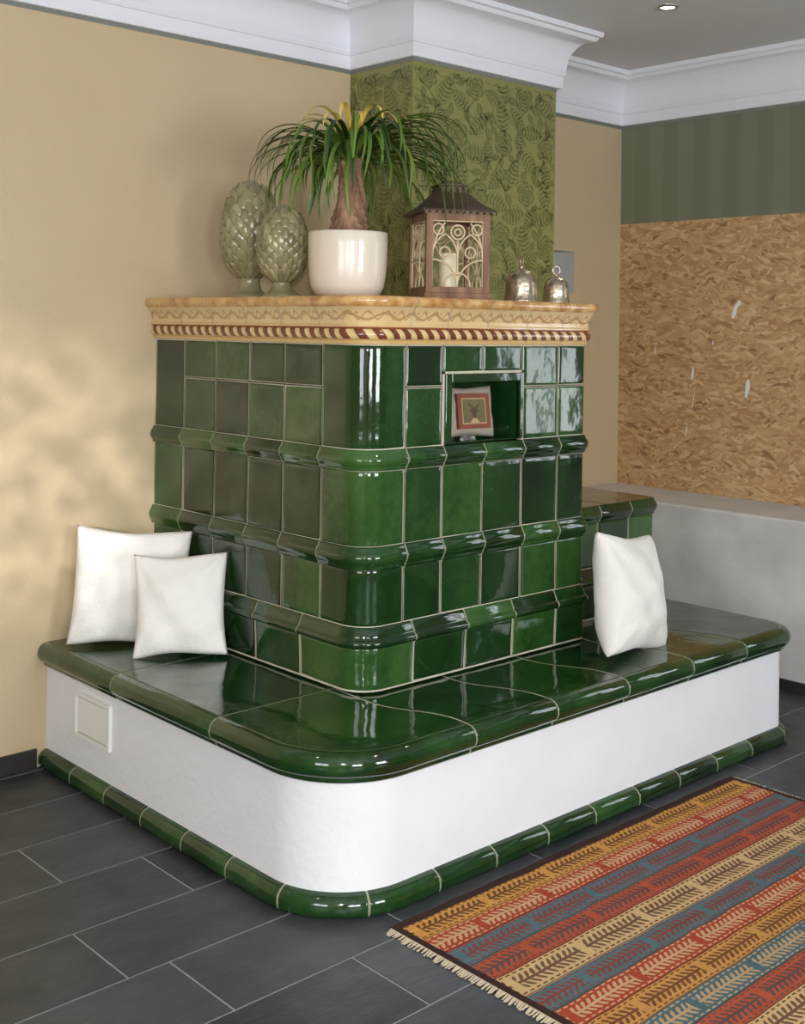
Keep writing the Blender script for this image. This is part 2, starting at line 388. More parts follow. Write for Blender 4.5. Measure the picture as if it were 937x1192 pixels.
# ------------------------------------------------------------ room
XR=3.044;ZC=3.105;ZB=2.83;XL=-4.6;YF=-7.0
C0,C1,CD=1.0,1.954,.422
def wallgrid(name,fn,u0,u1,z0,z1,holes,mat,extra=None,mats=None,bands=None):
    us=sorted({u0,u1}|{h[0] for h in holes}|{h[1] for h in holes});zs=sorted({z0,z1}|{h[2] for h in holes}|{h[3] for h in holes}|set(bands or []))
    mb=MB()
    for a,b in zip(us[:-1],us[1:]):
        for c,d in zip(zs[:-1],zs[1:]):
            um,zm=(a+b)/2,(c+d)/2
            if any(h[0]<um<h[1] and h[2]<zm<h[3] for h in holes): continue
            mi=extra(um,zm) if extra else 0
            mb.add([fn(a,c),fn(b,c),fn(b,d),fn(a,d)],[(0,1,2,3)],mi)
    return mb
mb=wallgrid('b',lambda u,z:(u,0,z),XL,XR,0,ZC,[(2.46,2.63,1.86,2.09)],BEIGE)
mb.add([(2.46,0,1.86),(2.63,0,1.86),(2.63,.14,1.86),(2.46,.14,1.86),(2.46,0,2.09),(2.63,0,2.09),(2.63,.14,2.09),(2.46,.14,2.09)],[(0,1,2,3),(4,5,6,7),(0,3,7,4),(1,2,6,5),(2,3,7,6)],1)
mb.obj('wall_back',[BEIGE,LEDGE],recalc=False)
win_r=(-3.45,-2.7,.95,2.35)
mb=MB()
def quadR(y0,y1,z0,z1,mi): mb.add([(XR,y0,z0),(XR,y1,z0),(XR,y1,z1),(XR,y0,z1)],[(0,1,2,3)],mi)
quadR(-2.4,0,2.267,ZC,0);quadR(-2.4,0,.70,2.267,1);quadR(-2.4,0,0,.70,2)
quadR(win_r[1],-2.4,0,ZC,0);quadR(win_r[0],win_r[1],0,win_r[2],0);quadR(win_r[0],win_r[1],win_r[3],ZC,0);quadR(YF,win_r[0],0,ZC,0)
mb.obj('wall_right',[STRIPE,OSB,GPL],recalc=False)
# plaster chips on the boards
CHIP=simple('plaster_residue',sr(228,226,222),.9,.03)
mb=MB()
for (cy,cz,h,wd,lean) in ((-.75,1.77,.040,.015,.25),(-.768,1.805,.022,.016,.6),(-.495,1.43,.040,.008,.1),(-.83,1.37,.056,.013,.15),(-.62,1.60,.016,.004,0),(-.46,1.12,.03,.004,.2),(-.25,1.55,.022,.004,.2),(-.50,1.28,.05,.0025,.2)):
    n=12;ring=[]
    for k in range(n):
        a=2*pi*k/n;r=random.uniform(.75,1.15);yy=wd*cos(a)*r;zz=h*sin(a)*r
        ring.append((XR-.002,cy+yy-zz*lean,cz+zz))
    mb.add([(XR-.004,cy,cz)]+ring,[(0,1+k,1+(k+1)%n) for k in range(n)])
mb.obj('plaster_residue_patches',CHIP,recalc=False)
# low wall (half-height plaster ledge)
mb=MB();LX,LZ=2.58,.79
mb.box((LX,-2.35,0),(XR-.001,-.001,LZ));mb.obj('wall_low_ledge',GPL,bevel=.012)
mb=MB();mb.box((LX-.008,-2.35,.0),(LX,-.001,.05));mb.obj('baseboard_low_ledge',BLACKB)
fill_win_f=[(-3.6,-2.2,.9,2.4),(-.6,.8,.9,2.4)]  # openings for the added fill windows behind the camera
wallgrid('f',lambda u,z:(u,YF,z),XL,XR,0,ZC,fill_win_f,BEIGE).obj('wall_front',[BEIGE],recalc=False)
win_l=[(-4.6,-3.0,.9,2.4)]
wallgrid('l',lambda u,z:(XL,u,z),YF,0,0,ZC,win_l,BEIGE).obj('wall_left',[BEIGE],recalc=False)
wallgrid('c',lambda u,z:(u,z,ZC),XL,XR,YF,0,[],CEIL).obj('ceiling',[CEIL],recalc=False)
# chimney breast
mb=MB();mb.add([(C0,0,0),(C0,-CD,0),(C1,-CD,0),(C1,0,0),(C0,0,ZC),(C0,-CD,ZC),(C1,-CD,ZC),(C1,0,ZC)],[(0,1,5,4),(1,2,6,5)],0)
mb.add([(C1,-CD,0),(C1,0,0),(C1,0,ZC),(C1,-CD,ZC)],[(0,1,2,3)],1)
chim=empty('chimney_breast');mb.obj('breast_body',[GREENP,BEIGE],chim,recalc=False)
def floral(width,z0,z1,seed,mapf):
    rnd=random.Random(seed);mb=MB()
    def poly(pts):
        if min(p[0] for p in pts)<.003 or max(p[0] for p in pts)>width-.003 or max(p[1] for p in pts)>z1: return
        mb.add([mapf(u,z) for u,z in pts],[tuple(range(len(pts)))])
    def rib(pts,w):
        for i in range(len(pts)-1):
            a,b=Vector(pts[i]),Vector(pts[i+1]);d=(b-a)
            if d.length<1e-6: continue
            n=Vector((-d.y,d.x)).normalized()*w/2;poly([a-n,b-n,b+n,a+n])
    def leaf(x,z,an,L,wd):
        c,s_=cos(an),sin(an);T=lambda u,v:(x+c*u-s_*v,z+s_*u+c*v)
        for sg in (1,-1):
            N=7
            for k in range(N):
                t0,t1=k/N,(k+.62)/N
                w0=wd*sin(pi*t0**.8)*(1-.2*t0);w1=wd*sin(pi*min(1,t1)**.8)*(1-.2*t1)
                poly([T(L*t0,sg*.0012),T(L*t1,sg*.0012),T(min(L,L*t1+.35*w1),sg*(w1+.001)),T(min(L,L*t0+.35*w0),sg*(w0+.001))])
            rib([T(L*t/8,sg*(wd*1.15*sin(pi*(t/8)**.8)+.001)) for t in range(9)],.0032)
    def rose(x,z,r):
        for k,(ro,ri,np_) in enumerate(((r,.74*r,6),(.70*r,.46*r,5),(.42*r,.20*r,4),(.16*r,.0,3))):
            for j in range(np_):
                a0=2*pi*j/np_+k*.7+.12;a1=a0+2*pi/np_*.93
                for q in range(8):
                    t,t2=q/8,(q+1)/8
                    if k<3 and q%2 and 0<q<7: lo=ri+(ro-ri)*.45
                    else: lo=ri
                    A,B=a0+(a1-a0)*t,a0+(a1-a0)*t2;R1=ro*(.86+.16*sin(pi*t));R2=ro*(.86+.16*sin(pi*t2))
                    poly([(x+lo*cos(A),z+lo*sin(A)),(x+R1*cos(A),z+R1*sin(A)),(x+R2*cos(B),z+R2*sin(B)),(x+lo*cos(B),z+lo*sin(B))])
    roses=[]
    iy=0;z=z0+.07
    while z<z1:
        x=.10 if iy%2 else .25
        while x<width:
            rx,rz=x+rnd.uniform(-.03,.03),z+rnd.uniform(-.03,.03);rr=rnd.uniform(.056,.072)
            rose(rx,rz,rr);roses.append((rx,rz,rr));x+=.31
        z+=.225;iy+=1
    placed=list(roses)
    for (rx,rz,rr) in roses:
        sx=rnd.choice((-1,1));rib([(rx+sx*.05*sin(t*.45),rz-rr-.02*t) for t in range(9)],.005)
    tries=0
    while tries<7200:
        L=(.15,.13,.11,.085,.06,.045)[min(5,tries//1200)];tries+=1;x=rnd.uniform(0,width);z=rnd.uniform(z0,z1);a=rnd.uniform(0,2*pi)
        cx,cz=x+cos(a)*L/2,z+sin(a)*L/2
        if all((cx-p)**2+(cz-q)**2>(r+L*.37)**2 for p,q,r in placed):
            leaf(x,z,a,L,L*.25);placed.append((cx,cz,L*.34))
            rib([(x-cos(a)*.012*t-.01*sin(a)*sin(t*.7)*1.5,z-sin(a)*.012*t+.01*cos(a)*sin(t*.7)*1.5) for t in range(6)],.004)
    return mb
floral(C1-C0,1.55,ZB-.03,4,lambda u,z:(C0+u,-CD-.0012,z)).obj('floral_print_front',DARKP,chim,recalc=False)
floral(CD,1.55,ZB-.03,9,lambda u,z:(C0-.0012,-u,z)).obj('floral_print_side',DARKP,chim,recalc=False)
# cornice
pc=Path([(XL,0),(C0,0),(C0,-CD),(C1,-CD),(C1,0),(XR,0),(XR,YF)])
cp=[(.0,ZB),(.020,ZB),(.024,ZB+.01),(.024,ZB+.058),(.031,ZB+.062),(.036,ZB+.075),(.031,ZB+.085)]
cp+=[(.036+.098*(1-cos(pi/2*k/8)),ZB+.095+.135*sin(pi/2*k/8)) for k in range(9)]
cp+=[(.140,ZB+.236),(.146,ZB+.248),(.158,ZB+.252),(.162,ZB+.262),(.162,ZC)]
mb=MB();sweep(mb,pc,cp,0,pc.L);mb.obj('trim_cornice',WHITE,smooth=True,recalc=False,angle=35)
mb=MB();sweep(mb,pc,[(0,ZB-.016),(.0025,ZB-.016),(.0025,ZB)],0,pc.L);mb.obj('trim_painted_band',GREYG,recalc=False)
mb=MB();mb.box((XL,-.012,0),(BX0-.04,-.0005,.07));mb.obj('baseboard_back',BLACKB,bevel=.002)
# floor tiles
mb=MB();rp=.2945;offs={1:.36,2:.025,3:.24,4:.36,5:.13,0:.18}
mb.add([(XL,YF,-.0015),(XR,YF,-.0015),(XR,0,-.0015),(XL,0,-.0015)],[(0,1,2,3)],1)
k=-2
while True:
    ytop=-.33-rp*(k);ybot=ytop-rp
    if ytop<YF: break
    off=offs.get(k,((k*.37)%.6))
    x=XL-.6+((off-XL)%.6)
    while x<XR:
        a,b=max(x+.0025,XL),min(x+.5975,XR);c,d=max(ybot+.0025,YF),min(ytop-.0025,0)
        if b-a>.01 and d-c>.01:
            e=.0015
            mb.add([(a,c,-.0015),(b,c,-.0015),(b,d,-.0015),(a,d,-.0015),(a+e,c+e,0),(b-e,c+e,0),(b-e,d-e,0),(a+e,d-e,0)],[(4,5,6,7),(0,1,5,4),(1,2,6,5),(2,3,7,6),(3,0,4,7)],0,random.random())
        x+=.6
    k+=1
mb.obj('floor',[SLATE,FGROUT],recalc=False)
# windows
def window(name,loc,rz,w,h,power,col):
    e=empty(name,loc,rz);mb=MB();t=.06  # local: opening in xz plane, room at -y
    for a in ((-w/2,-w/2+t,0,h),(w/2-t,w/2,0,h),(-w/2,w/2,0,t),(-w/2,w/2,h-t,h),(-t/2,t/2,0,h),(-w/2,w/2,h*.68,h*.68+.05)):
        mb.box((a[0],0,a[2]),(a[1],.06,a[3]))
    mb.box((-w/2-.03,-.12,-.04),(w/2+.03,.06,0));mb.obj('frame',WHITE,e,bevel=.004)
    l=bpy.data.lights.new(name+'_daylight','AREA');l.shape='RECTANGLE';l.size=w;l.size_y=h;l.energy=power;l.color=col
    o=bpy.data.objects.new('daylight',l);SC.collection.objects.link(o);o.parent=e;o.location=(0,.09,h/2);o.rotation_euler=(radians(-90),0,0)
    return e
DAY=(.93,.97,1.0)
window('window_1',(XR,(win_r[0]+win_r[1])/2,win_r[2]),radians(-90),win_r[1]-win_r[0],win_r[3]-win_r[2],16,DAY)
window('added_window_2',((fill_win_f[0][0]+fill_win_f[0][1])/2,YF,fill_win_f[0][2]),radians(180),1.4,1.5,140,DAY)  # unseen window, added on the front wall for general fill light
window('added_window_3',((fill_win_f[1][0]+fill_win_f[1][1])/2,YF,fill_win_f[1][2]),radians(180),1.4,1.5,135,DAY)  # second unseen window, likewise added as fill
window('window_4',(XL,(win_l[0][0]+win_l[0][1])/2,win_l[0][2]),radians(90),1.6,1.5,78,DAY)
# added noise-gobo spot, imitates glare thrown by the tiles onto the back wall
def gobo(loc,target,size,power):
    l=bpy.data.lights.new('tile_glare_spot','SPOT');l.energy=power;l.spot_size=radians(size);l.spot_blend=1;l.color=(1,.98,.95);l.shadow_soft_size=.02;l.use_nodes=True
    nt=l.node_tree;em=nt.nodes['Emission'];tc=nt.nodes.new('ShaderNodeTexCoord');mp=nt.nodes.new('ShaderNodeMapping');mp.inputs['Scale'].default_value=(34,20,1)
    nz=nt.nodes.new('ShaderNodeTexNoise');nz.inputs['Scale'].default_value=1.8;nz.inputs['Detail'].default_value=3
    cr=nt.nodes.new('ShaderNodeValToRGB');cr.color_ramp.elements[0].position=.40;cr.color_ramp.elements[0].color=(.18,.18,.18,1);cr.color_ramp.elements[1].position=.66
    nt.links.new(tc.outputs['Normal'],mp.inputs[0]);nt.links.new(mp.outputs[0],nz.inputs['Vector']);nt.links.new(nz.outputs['Fac'],cr.inputs[0]);nt.links.new(cr.outputs[0],em.inputs['Strength'])
    o=bpy.data.objects.new('added_wall_glare_spot',l);SC.collection.objects.link(o);o.location=loc
    o.rotation_euler=(Vector(target)-Vector(loc)).to_track_quat('-Z','Y').to_euler()
gobo((-4.45,-3.3,1.9),(-.62,0,1.10),15,1250)
# camera flash
l=bpy.data.lights.new('camera_flash','AREA');l.shape='RECTANGLE';l.size=.09;l.size_y=.05;l.energy=42;l.color=(1,.99,.97)
o=bpy.data.objects.new('camera_flash',l);SC.collection.objects.link(o);o.location=(-2.60,-4.28,1.80);o.rotation_euler=(Vector((.6,-.9,1.2))-Vector(o.location)).to_track_quat('-Z','Y').to_euler()
# ceiling downlights
METAL=simple('brushed_metal',sr(190,188,180),.3,.05,metal=1)
GM=NT('lamp_glow');GM.P(col=(1,1,1,1),em=(1,.93,.8,1),es=8)
def downlight(x,y,pw):
    e=empty('ceiling_downlight',(x,y,ZC));mb=MB()
    mb.lathe([(.032,-.004),(.036,-.008),(.046,-.007),(.050,-.001),(.050,0)],32);mb.obj('ring',METAL,e,smooth=True)
    mb=MB();mb.lathe([(.0005,-.003),(.032,-.003)],24);mb.obj('bulb',GM.mat,e)
    l=bpy.data.lights.new('spot','SPOT');l.energy=pw;l.spot_size=radians(110);l.spot_blend=.8;l.color=(1,.90,.75);l.shadow_soft_size=.03
    o=bpy.data.objects.new('spot',l);SC.collection.objects.link(o);o.parent=e;o.location=(0,0,-.02)
for x,y in ((1.937,-1.075),(.3,-2.6),(-1.6,-1.6),(-1.4,-4.2)): downlight(x,y,11)

# ------------------------------------------------------------ rug
bands=[('g',.085),('r',.085),('b',.09),('r2',.085),('c',.105),('b',.085),('r',.085),('g2',.085),('b2',.085),('r2',.085),('c',.095),('r',.085),('b',.085),('g',.085)]
cols={'g':(sr(200,146,76),sr(80,46,40)),'g2':(sr(196,144,80),sr(96,52,42)),'r':(sr(166,72,52),sr(204,172,130)),'r2':(sr(176,84,58),sr(74,76,78)),'b':(sr(84,112,118),sr(140,62,50)),'b2':(sr(80,106,114),sr(196,162,114)),'c':(sr(204,172,124),sr(84,54,48))}
RX0,RX1,RY1=-.30,1.405,-1.765
tot=sum(b[1] for b in bands)+.05;RY0=RY1-tot
m=NT('kilim_wool');X=m.xyz();x_=X[0];y_=X[1]
nz=m.ma('MULTIPLY',m.ma('SUBTRACT',m.noise(9,2),.5),.010)
t=m.ma('DIVIDE',m.ma('ADD',m.ma('MULTIPLY',y_,-1),nz),tot)
st1=[];st2=[];acc=.025
dark=sr(62,44,40)
st1.append((0,dark));st2.append((0,dark));centres=[]
for kname,wd in bands:
    st1.append((acc/tot,cols[kname][0]));st2.append((acc/tot,cols[kname][1]));centres.append((acc,wd));acc+=wd
st1.append((acc/tot,dark));st2.append((acc/tot,dark))
cb=m.ramp(t,st1,'CONSTANT');cm=m.ramp(t,st2,'CONSTANT')
vv=None
yy=m.ma('MULTIPLY',t,tot)
acc_v=None
for i,(a0,wd) in enumerate(centres):
    q=m.ma('DIVIDE',m.ma('SUBTRACT',yy,a0),wd)
    ins=m.ma('MULTIPLY',m.ma('GREATER_THAN',q,0.),m.ma('LESS_THAN',q,1.))
    val=m.ma('MULTIPLY',ins,m.ma('SUBTRACT',q,.5))
    val2=m.ma('MULTIPLY',ins,(1. if i%2 else -1.))
    acc_v=val if acc_v is None else m.ma('ADD',acc_v,val)
    vv=val2 if vv is None else m.ma('ADD',vv,val2)
av=m.ma('ABSOLUTE',acc_v)
wig=m.ma('MULTIPLY',m.noise(30,1),.5)
ph=m.ma('ADD',m.ma('MULTIPLY',m.ma('MULTIPLY',av,vv),2.4),wig)
fr=m.ma('ABSOLUTE',m.ma('SUBTRACT',m.ma('FRACT',m.ma('ADD',m.ma('MULTIPLY',x_,46),ph)),.5))
wdt=m.ma('MULTIPLY',m.ma('SINE',m.ma('MULTIPLY',m.ma('DIVIDE',av,.34),3.14159)),.24)
leafm=m.ma('MULTIPLY',m.ma('LESS_THAN',fr,m.ma('ADD',wdt,.05)),m.ma('LESS_THAN',av,.29))
stem=m.ma('LESS_THAN',av,.05)
grp=m.ma('LESS_THAN',m.ma('FRACT',m.ma('ADD',m.ma('MULTIPLY',x_,3.7),m.ma('MULTIPLY',vv,.2))),.9)
dots=m.ma('MULTIPLY',m.ma('GREATER_THAN',av,.37),m.ma('MULTIPLY',m.ma('LESS_THAN',av,.43),m.ma('LESS_THAN',m.ma('FRACT',m.ma('MULTIPLY',x_,40)),.6)))
mk_=m.ma('MAXIMUM',m.ma('MULTIPLY',m.ma('MAXIMUM',leafm,stem),grp),dots)
edge=m.ma('GREATER_THAN',av,.475)
col=m.mix(m.ma('MULTIPLY',mk_,.85),cb,cm);col=m.mix(m.ma('MULTIPLY',edge,.7),col,dark)
endm=m.ma('MAXIMUM',m.ma('LESS_THAN',x_,.02),m.ma('GREATER_THAN',x_,RX1-RX0-.02));col=m.mix(endm,col,dark)
abr=m.noise(22,3,vec=m.map((.5,3,1)))
col=m.mix(.45,col,m.mix(abr,(.12,.12,.12,1),(.82,.82,.82,1)),'SOFT_LIGHT')
m.P(col=col,rough=.95,spec=.1);m.bump(m.noise(260,2,vec=m.map((1,2.5,1))),.6,.003)
rug=empty('kilim_rug',(RX0,RY1,0))
mb=MB();nx,ny=60,40;WX=RX1-RX0
rows=[[(WX*i/nx,-tot*j/ny,.009+.0012*sin(i*.9+j*.4)*cos(j*.7)) for j in range(ny+1)] for i in range(nx+1)]
mb.grid(rows)
for (pp) in ([rows[0],[(p[0],p[1],.0005) for p in rows[0]]],[rows[-1],[(p[0],p[1],.0005) for p in rows[-1]]],[[r[0] for r in rows],[(r[0][0],r[0][1],.0005) for r in rows]],[[r[-1] for r in rows],[(r[-1][0],r[-1][1],.0005) for r in rows]]): mb.grid(pp)
mb.obj('woven_field',m.mat,rug,smooth=True,recalc=False,angle=50)
FR=simple('fringe_cotton',sr(206,192,164),.95,.1)
mb=MB()
for side_,xx in ((-1,0),(1,WX)):
    y=-.004
    while y>-tot:
        L_=random.uniform(.018,.030);dy=random.uniform(-.008,.008)
        mb.add([(xx,y,.007),(xx,y-.006,.007),(xx+side_*L_,y-.005+dy,.002),(xx+side_*L_,y+dy,.002)],[(0,1,2,3)]);y-=.0068
mb.obj('fringe',FR,rug,recalc=False)

# ------------------------------------------------------------ cushions
m=NT('white_cotton_fabric');v=m.n('ShaderNodeTexVoronoi');v.feature='DISTANCE_TO_EDGE';v.inputs['Scale'].default_value=42;m.set(v.inputs['Vector'],m.co())
m.P(col=m.mix(m.noise(6,3),sr(224,220,212),sr(240,238,234)),rough=.9,spec=.15,sheen=.3)
m.bump(m.ma('ADD',m.ma('MULTIPLY',v.outputs['Distance'],.5),m.ma('MULTIPLY',m.noise(8,2),2.6)),.4,.008);FAB=m.mat
def pillow(mb,w,h,T,n=34,seed=0,ear=.09,wk=1.):
    rnd=random.Random(seed);p1,p2,p3=[rnd.uniform(0,6) for _ in range(3)]
    for sg in (1,-1):
        rows=[]
        for i in range(n+1):
            r=[]
            for j in range(n+1):
                u=-1+2*i/n;v=-1+2*j/n;u=sin(u*pi/2)*.35+u*.65;v=sin(v*pi/2)*.35+v*.65
                x=w/2*u*(1-ear*(1-v*v)*.9+.012*wk*sin(3*v+p1));z=h/2*v*(1-ear*(1-u*u)*.9+.015*wk*sin(4*u+p2))
                e=max(0,(1-u*u)*(1-v*v))
                y=sg*T/2*(e**.40)*(1-.12*v)
                cr_=0
                for (cu,cv) in ((-1,-1),(1,-1),(-1,1),(1,1)):
                    dd=sqrt((u-cu)**2+(v-cv)**2);an=atan2(v-cv,u-cu);cr_+=sin(an*9+p3+cu)*max(0,1-dd/1.1)**1.5
                wr=(.006*sin(7*u+5*v+p1)+.004*sin(11*v-4*u+p2)+.003*sin(9*(u*v)+p3)+.012*cr_)*wk*e**.5
                r.append((x,y+wr*(1 if sg<0 else .6),z))
            rows.append(r)
        mb.grid(rows)
def weld(o,d=.0006):
    bm=bmesh.new();bm.from_mesh(o.data);bmesh.ops.remove_doubles(bm,verts=bm.verts,dist=d);bmesh.ops.recalc_face_normals(bm,faces=bm.faces);bm.to_mesh(o.data);bm.free()
def cushion(loc,rz,lean,w,h,T,seed,roll=0):
    mb=MB();pillow(mb,w,h,T,seed=seed,ear=.08);o=mb.obj('white_cushion',FAB,smooth=True,recalc=False);weld(o)
    Mx=Matrix.Translation(loc)@Matrix.Rotation(rz,4,'Z')@Matrix.Rotation(-lean,4,'X')@Matrix.Rotation(roll,4,'Y')
    o.matrix_world=Mx;return o
cushion((-.220,-.215,HB+.210),radians(-31),radians(10),.43,.43,.13,1,radians(4))
cushion((-.165,-.475,HB+.182),radians(-38),radians(16),.335,.365,.12,2,radians(-2))
cushion((1.165,-1.475,HB+.211),radians(12),radians(11),.45,.44,.20,5,radians(9))

# niche cushion
GRYF=simple('grey_plush',sr(160,148,134),.95,.12,30,.6,120);REDF=simple('red_felt',sr(122,68,52),.9,.25,40);GRNF=simple('green_felt',sr(100,94,62),.9,.2,40);CRF=simple('brown_felt',sr(86,60,44),.9,.1);SAND=simple('sand_braid',sr(176,148,108),.9,.1)
nc=empty('deer_motif_cushion',(.555,-D+.075,1.357),rot=(radians(-8),0,radians(-8)))
mb=MB();pillow(mb,.235,.19,.075,n=18,seed=8,ear=.1,wk=.5);o=mb.obj('pad',GRYF,nc,smooth=True,recalc=False);weld(o)
def patch(name,pts,y,mat):
    mb=MB();mb.add([(x,y,z) for x,z in pts],[tuple(range(len(pts)))]);mb.add([(x,y+.012,z) for x,z in pts],[tuple(range(len(pts)))])
    n=len(pts);mb.add([(x,y,z) for x,z in pts]+[(x,y+.012,z) for x,z in pts],[(i,(i+1)%n,n+(i+1)%n,n+i) for i in range(n)]);mb.obj(name,mat,nc)
R4=lambda a,b:[(-a,-b),(a,-b),(a,b),(-a,b)]
patch('red_border',R4(.072,.062),-.0405,REDF);patch('braid_line',R4(.054,.046),-.0415,SAND);patch('green_field',R4(.050,.042),-.0425,GRNF)
head=[(0,-.030),(.009,-.018),(.011,-.004),(.022,.003),(.012,.006),(.008,.011),(.018,.016),(.028,.030),(.016,.022),(.005,.013),(0,.011)]
patch('deer_head',head+[(-x,z) for x,z in head[-2:0:-1]],-.0440,CRF)
patch('deer_chest',[(-.02,-.041),(.02,-.041),(.006,-.024),(-.006,-.024)],-.0436,SAND)

# ------------------------------------------------------------ items on the crown
ZT=1.7605
# --- artichokes
m=NT('celadon_glaze');at=m.n('ShaderNodeAttribute',attribute_name='tint')
m.P(col=m.ramp(m.ma('ADD',m.ma('MULTIPLY',at.outputs['Fac'],.4),m.ma('MULTIPLY',m.noise(14,3),.6)),[(.2,sr(118,112,80)),(.8,sr(164,156,118))]),rough=.2,coat=.4);CEL=m.mat
def artichoke(x,y,H,Rm,rz):
    e=empty('ceramic_artichoke',(x,y,ZT),rz);hf=H*.23
    mb=MB();mb.lathe([(.001,0),(Rm*.74,0),(Rm*.77,.006),(Rm*.72,.014),(Rm*.56,.022),(Rm*.44,.034),(Rm*.36,hf*.55),(Rm*.38,hf*.75),(Rm*.50,hf*.88),(Rm*.60,hf*1.0)],40)
    hb=H-hf*.8;z0=hf*.8
    def RR(t):
        t=max(0.0,min(.999,t));u=(t*.97+.03)**.86
        return Rm*.90*max(.0001,1-abs(2*u-1)**2.1)**.60
    mb.lathe([(max(.001,RR(k/24)*.96),z0+hb*.985*k/24) for k in range(25)],40)
    mb.obj('foot_and_core',CEL,e,smooth=True)
    mb=MB();rowsn=12
    for i in range(rowsn):
        t0=i/rowsn*.88-.02;n=13 if i<8 else (10 if i<10 else 7);ht=.155
        for j in range(n):
            th0=2*pi*(j+(i%2)*.5)/n;tn=random.random();g=[]
            for a in range(-4,5):
                r=[]
                for b in range(7):
                    tb=b/6;w=(1-tb**2.4)**.7;aa=a/4*w
                    th=th0+aa*pi/n*1.12;tt=t0+ht*tb
                    rad=RR(tt)+(.003+.0075*tb)*(Rm/.1)+.0045*(1-abs(a/4))-.003*abs(a/4)**2
                    if abs(a)==0: rad+=.0012
                    if b==0: rad-=.005
                    if tt>.9: rad=max(.002,RR(tt)+.005)
                    r.append((rad*cos(th),rad*sin(th),z0+hb*tt))
                g.append(r)
            mb.grid(g,0,tn)
    o=mb.obj('scales',CEL,e,smooth=True,recalc=False)
    s=o.modifiers.new('sol','SOLIDIFY');s.thickness=.003;s.offset=-1
artichoke(.215,-.335,.475,.112,.3);artichoke(.205,-.56,.36,.095,.1)
# --- potted palm
px_,py_=.30,-.83
pl=empty('potted_ponytail_palm',(px_,py_,ZT))
CREAM=simple('cream_ceramic',sr(226,214,198),.3,.03,coat=.3)
mb=MB();pr=[(.001,0),(.085,0),(.105,.004),(.122,.016),(.134,.040),(.141,.08),(.145,.14),(.146,.20),(.146,.236),(.143,.241),(.138,.238),(.137,.20)]
mb.lathe(pr,64);mb.obj('pot',CREAM,pl,smooth=True)
SOIL=simple('soil',sr(58,44,34),.95,.3,40,.8,60);mb=MB();mb.lathe([(.001,.215),(.07,.213),(.138,.205)],32);mb.obj('soil',SOIL,pl)
m=NT('fibrous_trunk');f=m.noise(18,5,vec=m.map((1,1,.35)),rough=.7);m.P(col=m.ramp(f,[(.3,sr(88,60,46)),(.5,sr(138,104,82)),(.72,sr(186,152,122))]),rough=.9);m.bump(f,1,.02);TR=m.mat
mb=MB();rows=[]
for k in range(40):
    t=k/39;z=.20+.31*t;r=.036*(1-t)**1.3+.042-.008*t+(.014*max(0,t-.8)*5)
    cx=.012*sin(t*3);rows.append([(cx+(r*(1+.10*sin(5*a*2*pi/40+t*9)+.06*sin(11*a*2*pi/40-t*17)+.05*sin(t*60+a)))*cos(2*pi*a/40),(r*(1+.08*sin(7*a*2*pi/40+t*12)+.06*sin(t*70)))*sin(2*pi*a/40),z) for a in range(40)])
mb.grid(rows,closed=True);mb.add(rows[-1],[tuple(range(40))]);mb.obj('trunk',TR,pl,smooth=True,recalc=False)
def leafmat(name,c1,c2):
    m=NT(name);at=m.n('ShaderNodeAttribute',attribute_name='tint');m.P(col=m.mix(at.outputs['Fac'],c1,c2),rough=.38,spec=.5);return m.mat
LG=leafmat('palm_leaf_green',sr(32,58,18),sr(108,140,52));LY=leafmat('palm_leaf_gold',sr(206,172,70),sr(236,210,118))
def strap(mb,az,el,L,w,droop,mi,tint,origin,curl=0):
    p=Vector(origin);pts=[];n=16;a=el
    hd=Vector((cos(az),sin(az),0));sd=Vector((-sin(az),cos(az),0))
    for k in range(n+1):
        t=k/n;d=hd*cos(a)+Vector((0,0,1))*sin(a)
        up=-hd*sin(a)+Vector((0,0,1))*cos(a)
        ww=w*(.55+.45*min(1,t*5))*(1-t**3)**.8+.0008
        pts.append([tuple(p-sd*ww/2+up*ww*.18),tuple(p),tuple(p+sd*ww/2+up*ww*.18)])
        p=p+d*(L/n)+sd*curl*(L/n)*t
        a=max(-1.5,a-droop*(L/n)*(.35+2.6*t))
    mb.grid(pts,mi,tint)
mb=MB();top=(.012,0,.50)
R_=random.Random(21)
cam_az=atan2(-.733,-.68)
for i in range(175):
    az=R_.uniform(0,2*pi);el=R_.choice([R_.uniform(.35,.85),R_.uniform(.65,1.05),R_.uniform(.1,.5)])
    lat=cos(az)*.733-sin(az)*.68
    L=(R_.uniform(.38,.54) if R_.random()<.8 else R_.uniform(.25,.36))*(1+.12*lat);o=(top[0]+.022*cos(az),.022*sin(az),top[2]+R_.uniform(-.02,.03))
    strap(mb,az,el,L,R_.uniform(.013,.021),R_.uniform(3.4,4.8)*.42/L*(1.0+.35*max(0,el-.5)),0,R_.random(),o,R_.uniform(-.25,.25))
for k,(da,el,L_) in enumerate(((-1.1,1.0,.24),(-.8,1.15,.27),(-.45,.95,.24),(-.15,1.2,.27),(.2,1.0,.24),(.55,1.15,.28),(.9,1.0,.25),(1.25,1.1,.27),(0.0,.8,.20),(-1.4,.9,.25))):
    az=cam_az+da
    strap(mb,az,el,L_,.021,7.0,1,random.random(),(top[0]+.035*cos(az),.035*sin(az),top[2]+.078))
mb.obj('leaves',[LG,LY],pl,smooth=True,recalc=False)
